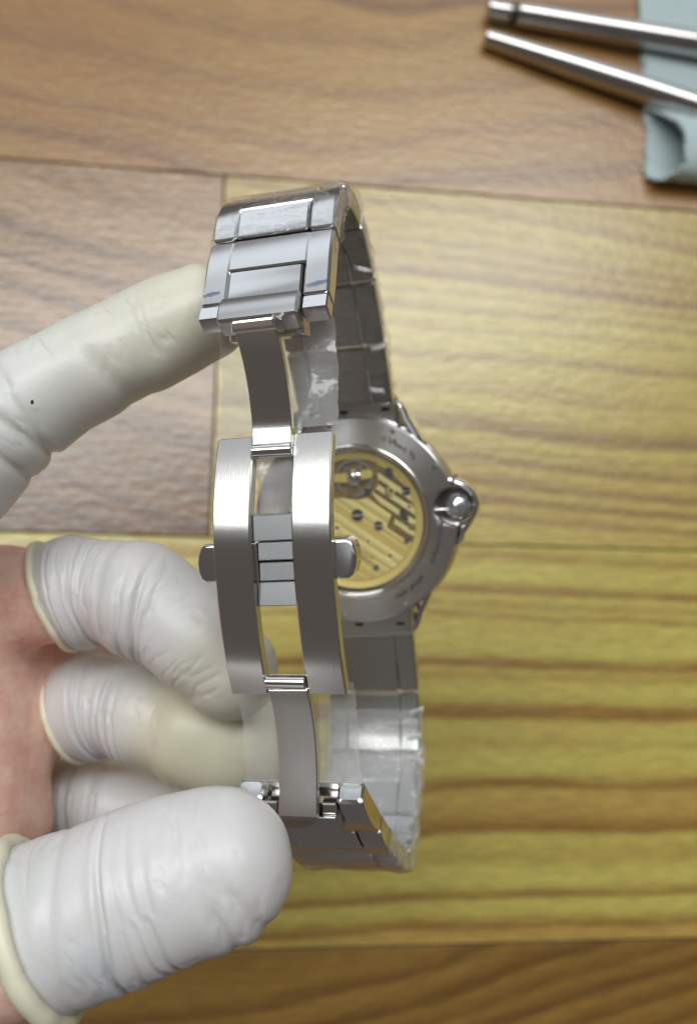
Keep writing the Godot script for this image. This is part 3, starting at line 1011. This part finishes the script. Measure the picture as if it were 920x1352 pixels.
# creases: [distance from the rim mm, depth mm, half-width mm, bearing in degrees (0 = towards the viewer), lean mm]
func cot(parent: Node3D, finger: String, creases: Array, seed_: int, tint: Callable, rim_r: float, tilt := Vector2.ZERO) -> void:
	var ch := chain(finger)
	var cum := [0.0]
	for i in range(1, ch.size()):
		cum.append(cum[-1] + ch[i][0].distance_to(ch[i - 1][0]))
	var total: float = cum[-1]
	var tip_r: float = ch[-1][1]
	var big := noise(0.05, seed_, 2)
	var fine := noise(0.2, seed_ + 1, 1)
	var rdg := noise(0.30, seed_ + 2, 2, FastNoiseLite.TYPE_SIMPLEX)
	var msk := noise(0.10, seed_ + 4, 1)
	var rows := []
	var cols := PackedColorArray()
	var n_seg := 96
	var step := 0.22
	var n := int(total / step)
	var side := Vector3.ZERO
	var first_ring := []
	var view := -(cam_basis * Vector3(0, 0, -1))
	var j := 0
	for i in n + 1:
		var s: float = total * i / n
		# even spacing, closing up at the very tip
		var tip_from := total - tip_r * 1.05
		if s > tip_from:
			var q := (s - tip_from) / (total - tip_from)
			s = tip_from + (total - tip_from) * sin(q * PI / 2)
		j = 0
		while j < cum.size() - 2 and cum[j + 1] < s: j += 1
		var f: float = clampf((s - cum[j]) / maxf(1e-5, cum[j + 1] - cum[j]), 0.0, 1.0)
		var c: Vector3 = ch[j][0].lerp(ch[j + 1][0], f)
		var r: float = lerpf(ch[j][1], ch[j + 1][1], f)
		var a0: Vector3 = ch[maxi(j - 3, 0)][0]
		var b0: Vector3 = ch[mini(j + 4, ch.size() - 1)][0]
		var d := (b0 - a0).normalized()
		if s > tip_from:
			var q := clampf((s - tip_from) / (total - tip_from), 0.0, 1.0)
			r *= pow(maxf(0.0, 1.0 - q * q), 0.40)
		side = (view - d * view.dot(d)).normalized()
		var across := d.cross(side).normalized()
		var row := PackedVector3Array()
		for k in n_seg:
			var a := TAU * k / n_seg
			var dirv := side * cos(a) + across * sin(a)
			var off := 0.0
			for cr in creases:
				var dist: float = s - cr[0] - cr[4] * sin(a) - 0.5 * big.get_noise_2d(a * 9.0, cr[0] * 5.0)
				var wd: float = cr[2]
				if absf(dist) > wd * 4.0: continue
				var share := clampf(0.45 + 0.75 * cos(a - deg_to_rad(cr[3])), 0.0, 1.0)
				var e := dist / wd
				off += cr[1] * share * (-exp(-e * e * 2.2) + 0.22 * exp(-(e - 1.6) * (e - 1.6) * 0.6) + 0.3 * exp(-(e + 1.6) * (e + 1.6) * 0.6))
			var p := c + dirv * r
			off += 0.30 * big.get_noise_3dv(p) + 0.04 * fine.get_noise_3d(s * 0.8, a * 1.2, 0.0)
			# fine sharp wrinkles, mostly across the finger
			var wv := 1.0 - absf(rdg.get_noise_3d(s * 1.0 + 1.2 * sin(a), r * cos(a) * 0.28, r * sin(a) * 0.28)) * 3.0
			off -= 0.22 * pow(maxf(wv, 0.0), 3.0) * smoothstep(-0.1, 0.5, msk.get_noise_3d(s, r * cos(a), r * sin(a) + 40.0))
			# a slightly flattened pad
			var flat := 1.0 - 0.05 * absf(cos(a))
			row.append(c + dirv * (r * flat + off * clampf(r / 3.0, 0.0, 1.0)) + d * (tilt.x * cos(a) + tilt.y * sin(a)) * exp(-s / 7.0))
			var tn: Color = tint.call(s / total, a, p)
			var mv := 1.0 + 0.07 * big.get_noise_3d(p.x * 2.0, p.y * 2.0, p.z * 2.0 + 90.0)
			cols.append(Color(tn.r * mv, tn.g * (mv * 0.6 + 0.4), tn.b * mv))
		rows.append(row)
		if i < 4: first_ring.append(row)
	var mb := Mb.new()
	mb.grid(rows, true)
	mb.fan(0, n_seg, true)
	cols.append(cols[0])
	mb.fan((rows.size() - 1) * n_seg, n_seg, false)
	cols.append(cols[-2])
	mb.close()
	var o := put("finger_cot", mb.commit_smooth(cols), M.latex, parent)
	# the rolled rim
	var ringp: PackedVector3Array = rows[2]
	var rr := []
	var mid := Vector3.ZERO
	for q in ringp: mid += q / ringp.size()
	var axis: Vector3 = (ch[4][0] - ch[0][0]).normalized()
	for k in n_seg:
		var outv := (ringp[k] - mid).normalized()
		var row := PackedVector3Array()
		var rad := rim_r * (1.0 + 0.12 * fine.get_noise_2d(k * 0.7, 70.0))
		var cc: Vector3 = ringp[k] + outv * rim_r * 0.35 + axis * 0.3 * fine.get_noise_2d(k * 0.25, 10.0)
		for q in 12:
			var a := TAU * q / 12
			row.append(cc + outv * cos(a) * rad + axis * sin(a) * rad * 1.15)
		rr.append(row)
	var rm := Mb.new()
	rm.grid(rr, true, true)
	rm.close()
	put("rolled_rim", rm.commit_smooth(), M.rim, o)

# one continuous skin: tapered capsules blended on a grid and meshed as surface nets
func body_mesh(bones: Array, cell: float, blend: float) -> ArrayMesh:
	var lo := Vector3.ONE * 1e9
	var hi := -lo
	for b in bones:
		for e in 2:
			lo = lo.min(b[e] - Vector3.ONE * (b[2 + e] + 3.0 * cell + 4.0))
			hi = hi.max(b[e] + Vector3.ONE * (b[2 + e] + 3.0 * cell + 4.0))
	var n := Vector3i(((hi - lo) / cell).ceil()) + Vector3i.ONE
	var field := PackedFloat32Array()
	field.resize(n.x * n.y * n.z)
	for b in bones:
		var a: Vector3 = b[0]
		var d: Vector3 = b[1] - a
		var r0: float = b[2]
		var r1: float = b[3]
		var dd := maxf(d.length_squared(), 1e-6)
		var pad := Vector3.ONE * (maxf(r0, r1) + 5.0 * blend)
		var l := Vector3i(((a.min(b[1]) - pad - lo) / cell).floor()).max(Vector3i.ZERO)
		var h := Vector3i(((a.max(b[1]) + pad - lo) / cell).ceil()).min(n - Vector3i.ONE)
		for z in range(l.z, h.z + 1):
			for y in range(l.y, h.y + 1):
				for x in range(l.x, h.x + 1):
					var p := lo + Vector3(x, y, z) * cell
					var t := clampf((p - a).dot(d) / dd, 0.0, 1.0)
					var e := p.distance_to(a + d * t) - lerpf(r0, r1, t)
					field[(z * n.y + y) * n.x + x] += exp(-e / blend)
	# inside where the sum is above one
	var mb := Mb.new()
	var id := PackedInt32Array()
	id.resize(n.x * n.y * n.z)
	id.fill(-1)
	var sx := 1
	var sy := n.x
	var sz := n.x * n.y
	var corner := [0, sx, sy, sx + sy, sz, sz + sx, sz + sy, sz + sx + sy]
	var cpos := [Vector3(0, 0, 0), Vector3(1, 0, 0), Vector3(0, 1, 0), Vector3(1, 1, 0), Vector3(0, 0, 1), Vector3(1, 0, 1), Vector3(0, 1, 1), Vector3(1, 1, 1)]
	var edges := [[0, 1], [2, 3], [4, 5], [6, 7], [0, 2], [1, 3], [4, 6], [5, 7], [0, 4], [1, 5], [2, 6], [3, 7]]
	for z in n.z - 1:
		for y in n.y - 1:
			for x in n.x - 1:
				var at := z * sz + y * sy + x
				var inside := 0
				for k in 8:
					if field[at + corner[k]] > 1.0: inside += 1
				if inside == 0 or inside == 8: continue
				var s := Vector3.ZERO
				var m := 0
				for e in edges:
					var va := field[at + corner[e[0]]]
					var vb := field[at + corner[e[1]]]
					if (va > 1.0) != (vb > 1.0):
						var la := log(maxf(va, 1e-9))
						var lb := log(maxf(vb, 1e-9))
						s += cpos[e[0]].lerp(cpos[e[1]], la / (la - lb))
						m += 1
				id[at] = mb.p(lo + (Vector3(x, y, z) + s / m) * cell)
	for z in range(1, n.z - 1):
		for y in range(1, n.y - 1):
			for x in range(1, n.x - 1):
				var at := z * sz + y * sy + x
				var ins := field[at] > 1.0
				for ax in [[sx, sy, sz], [sy, sz, sx], [sz, sx, sy]]:
					if (field[at + ax[0]] > 1.0) == ins: continue
					var a := id[at]
					var b := id[at - ax[1]]
					var c := id[at - ax[1] - ax[2]]
					var d := id[at - ax[2]]
					if a < 0 or b < 0 or c < 0 or d < 0: continue
					if ins: mb.quad(a, b, c, d)
					else: mb.quad(a, d, c, b)
	mb.close()
	return mb.commit_smooth()

func build_hand() -> void:
	var h := thing("hand", "left hand in white latex finger cots pinching the watch between thumb and forefinger", "hand")
	var bones := []
	for f in fingers:
		var src: Array = fingers[f]
		# the flesh ends short of the tip, inside the cot
		for i in src.size() - 2:
			var r1: float = src[i + 1][3] - 2.7
			if i == src.size() - 3: r1 = maxf(1.5, src[-1][3] - 4.2)
			bones.append([spot(src[i][0], src[i][1], src[i][2]), spot(src[i + 1][0], src[i + 1][1], src[i + 1][2]), src[i][3] - 2.7, r1])
	var add := func(a: Array, b: Array): bones.append([spot(a[0], a[1], a[2]), spot(b[0], b[1], b[2]), a[3] - 0.9, b[3] - 0.9])
	# knuckles back to the wrist, out of the picture to the left
	add.call([60, 789, 130, 8.0], [5, 792, 132, 9.4])
	add.call([5, 792, 132, 9.4], [-70, 812, 134, 11.0])
	add.call([80, 941, 141, 7.8], [10, 950, 142, 9.2])
	add.call([10, 950, 142, 9.2], [-80, 950, 142, 11.0])
	add.call([70, 1052, 149, 6.8], [0, 1060, 147, 8.8])
	add.call([0, 1060, 147, 8.8], [-90, 1060, 146, 11.0])
	add.call([5, 862, 138, 6.5], [72, 866, 142, 5.5])
	add.call([72, 866, 142, 5.5], [130, 862, 148, 5.5])
	add.call([-5, 905, 134, 8.2], [16, 1085, 134, 7.6])
	add.call([-60, 850, 130, 11.0], [-50, 1090, 128, 11.5])
	add.call([-170, 720, 107, 9.0], [-230, 800, 118, 12.0])
	add.call([-70, 812, 134, 11.0], [-330, 960, 134, 15.0])
	add.call([-80, 950, 142, 11.0], [-330, 1000, 138, 15.0])
	add.call([-90, 1060, 146, 11.0], [-330, 1050, 138, 15.0])
	add.call([-230, 800, 118, 12.0], [-330, 960, 130, 14.0])
	add.call([20, 1239, 93, 9.4], [-70, 1262, 95, 10.6])
	add.call([-70, 1262, 95, 10.6], [-230, 1190, 108, 13.5])
	add.call([-230, 1190, 108, 13.5], [-330, 1030, 126, 15.0])
	add.call([-330, 990, 130, 17.0], [-450, 1000, 135, 17.0])
	put("skin", body_mesh(bones, 1.5, 1.1), M.skin, h)
	var white := Color(0.625, 0.608, 0.615)
	var cream := Color(0.63, 0.60, 0.455)
	var cool := Color(0.645, 0.64, 0.622)
	cot(h, "index", [[19, 0.35, 1.2, 40, 1.5], [23.5, 0.45, 1.3, 60, 2.2], [27, 0.3, 0.9, 50, -1.0], [38, 0.3, 2.2, 60, 2.0], [45, 0.35, 2.5, 70, -2.0]], 3, func(t, _a, _p): return cool.lerp(cream, smoothstep(0.4, 0.95, t) * 0.75), 0.9)
	cot(h, "middle", [[8.8, 0.9, 0.5, 40, 0.9], [10.1, 0.4, 0.45, -20, 0.4], [4.6, 0.22, 0.4, 30, 0.6], [14.6, 0.25, 1.2, -40, 0.8], [18.2, 0.4, 0.5, 60, 1.4], [20.2, 0.8, 0.55, 50, 1.8], [22.0, 0.3, 0.5, 70, 1.6]], 13, func(t, _a, _p): return white.lerp(cream, smoothstep(0.55, 0.8, t) * 0.6), 0.62, Vector2(3.0, 1.4))
	cot(h, "ring", [[7.4, 0.9, 0.5, 40, 0.7], [8.7, 0.35, 0.45, 0, 0.5], [13.0, 0.4, 0.5, 30, 0.8], [15.0, 1.0, 0.55, 30, 0.9], [16.4, 0.4, 0.45, 0, 1.0]], 23, func(t, _a, _p): return white.lerp(cream, smoothstep(0.35, 0.6, t) * 0.95), 0.62, Vector2(2.8, 1.0))
	cot(h, "little", [[6, 0.6, 0.9, -10, 0.5], [11.5, 0.7, 0.9, 0, 0.5]], 33, func(_t, _a, _p): return white, 0.55, Vector2(2.5, 0.5))
	cot(h, "thumb", [[6.0, 0.25, 1.0, -20, -1.8], [11.4, 0.62, 0.55, 20, -1.8], [13.6, 0.30, 0.5, 70, -1.2], [15.2, 0.22, 0.4, 40, -0.9], [16.6, 0.34, 0.55, 60, -0.6], [22.4, 0.32, 1.2, 60, 1.8], [25.0, 0.36, 1.1, 80, 3.2]], 43, func(t, a, _p): return white.lerp(Color(0.52, 0.58, 0.66), 0.35 * smoothstep(0.12, 0.0, absf(t - 0.30)) * smoothstep(1.2, 0.2, absf(a - 0.3))), 1.2, Vector2(3.2, 0.0))
	var sk := Mb.new()
	sk.lathe([Vector2(0.05, -0.3), Vector2(0.22, -0.1), Vector2(0.2, 0.15), Vector2(0.04, 0.3)], spot(43, 531, 102.9), Basis.IDENTITY, 8)
	put("speck", sk.commit(), M.dark, h)

# ------------------------------------------------------------------
func _ready() -> void:
	# the camera: a telephone held over the bench
	cam_basis = Basis(Vector3(0.9936229, 0.11156566, -0.01632921), -Vector3(0.0321647, -0.14165261, 0.98939374), -Vector3(0.10806929, -0.9836095, -0.14433776)).orthonormalized()
	cam_at = Vector3(-28.31415513, 257.70568782, 37.81649222)
	var cam := Camera3D.new()
	cam.name = "camera"
	add_child(cam)
	var ca := CameraAttributesPhysical.new()
	ca.frustum_focal_length = 18.72
	ca.frustum_near = 0.01
	ca.frustum_far = 20.0
	ca.frustum_focus_distance = 0.100
	ca.exposure_aperture = 12.0
	cam.attributes = ca
	cam.fov = 65.3
	cam.near = 0.01
	cam.far = 20.0
	cam.transform = Transform3D(cam_basis, cam_at * S)
	cam.current = true
	# the light of a workroom: no sky, a dim warm surround and lamps on the far side of the bench
	var e := Environment.new()
	e.background_mode = Environment.BG_COLOR
	e.background_color = lin(0.108, 0.096, 0.088)
	e.tonemap_mode = Environment.TONE_MAPPER_LINEAR
	e.tonemap_exposure = 0.97
	e.sdfgi_enabled = true
	e.ssao_enabled = true
	e.ssil_enabled = true
	var we := WorldEnvironment.new()
	we.name = "surround"
	we.environment = e
	add_child(we)
	area("bench_lamp", Vector3(-0.15, 1.13, -0.44), Vector3(0, 0, 0), Vector2(1.7, 0.33), 1.4, Color(0.985, 1.0, 0.985))
	area("ceiling_lamp", Vector3(-0.2, 2.0, -1.12), Vector3(0, 0, 0), Vector2(3.4, 2.6), 1.25, Color(0.93, 0.965, 1.0))
	area("window_lamp", Vector3(-0.1, 0.72, -2.0), Vector3(0, 0.1, 0), Vector2(3.0, 0.95), 1.0, Color(0.92, 0.96, 1.0))
	make_materials()
	build_table()
	build_cloth()
	build_tools()
	build_watch()
	build_hand()

func area(called: String, at: Vector3, to: Vector3, size: Vector2, energy: float, col: Color) -> void:
	var l := AreaLight3D.new()
	l.name = called
	add_child(l)
	l.position = at
	l.look_at_from_position(at, to, Vector3.UP)
	l.area_size = size
	l.light_energy = energy
	l.light_color = col
	l.area_normalize_energy = true
	l.area_range = 8.0
	l.shadow_enabled = true
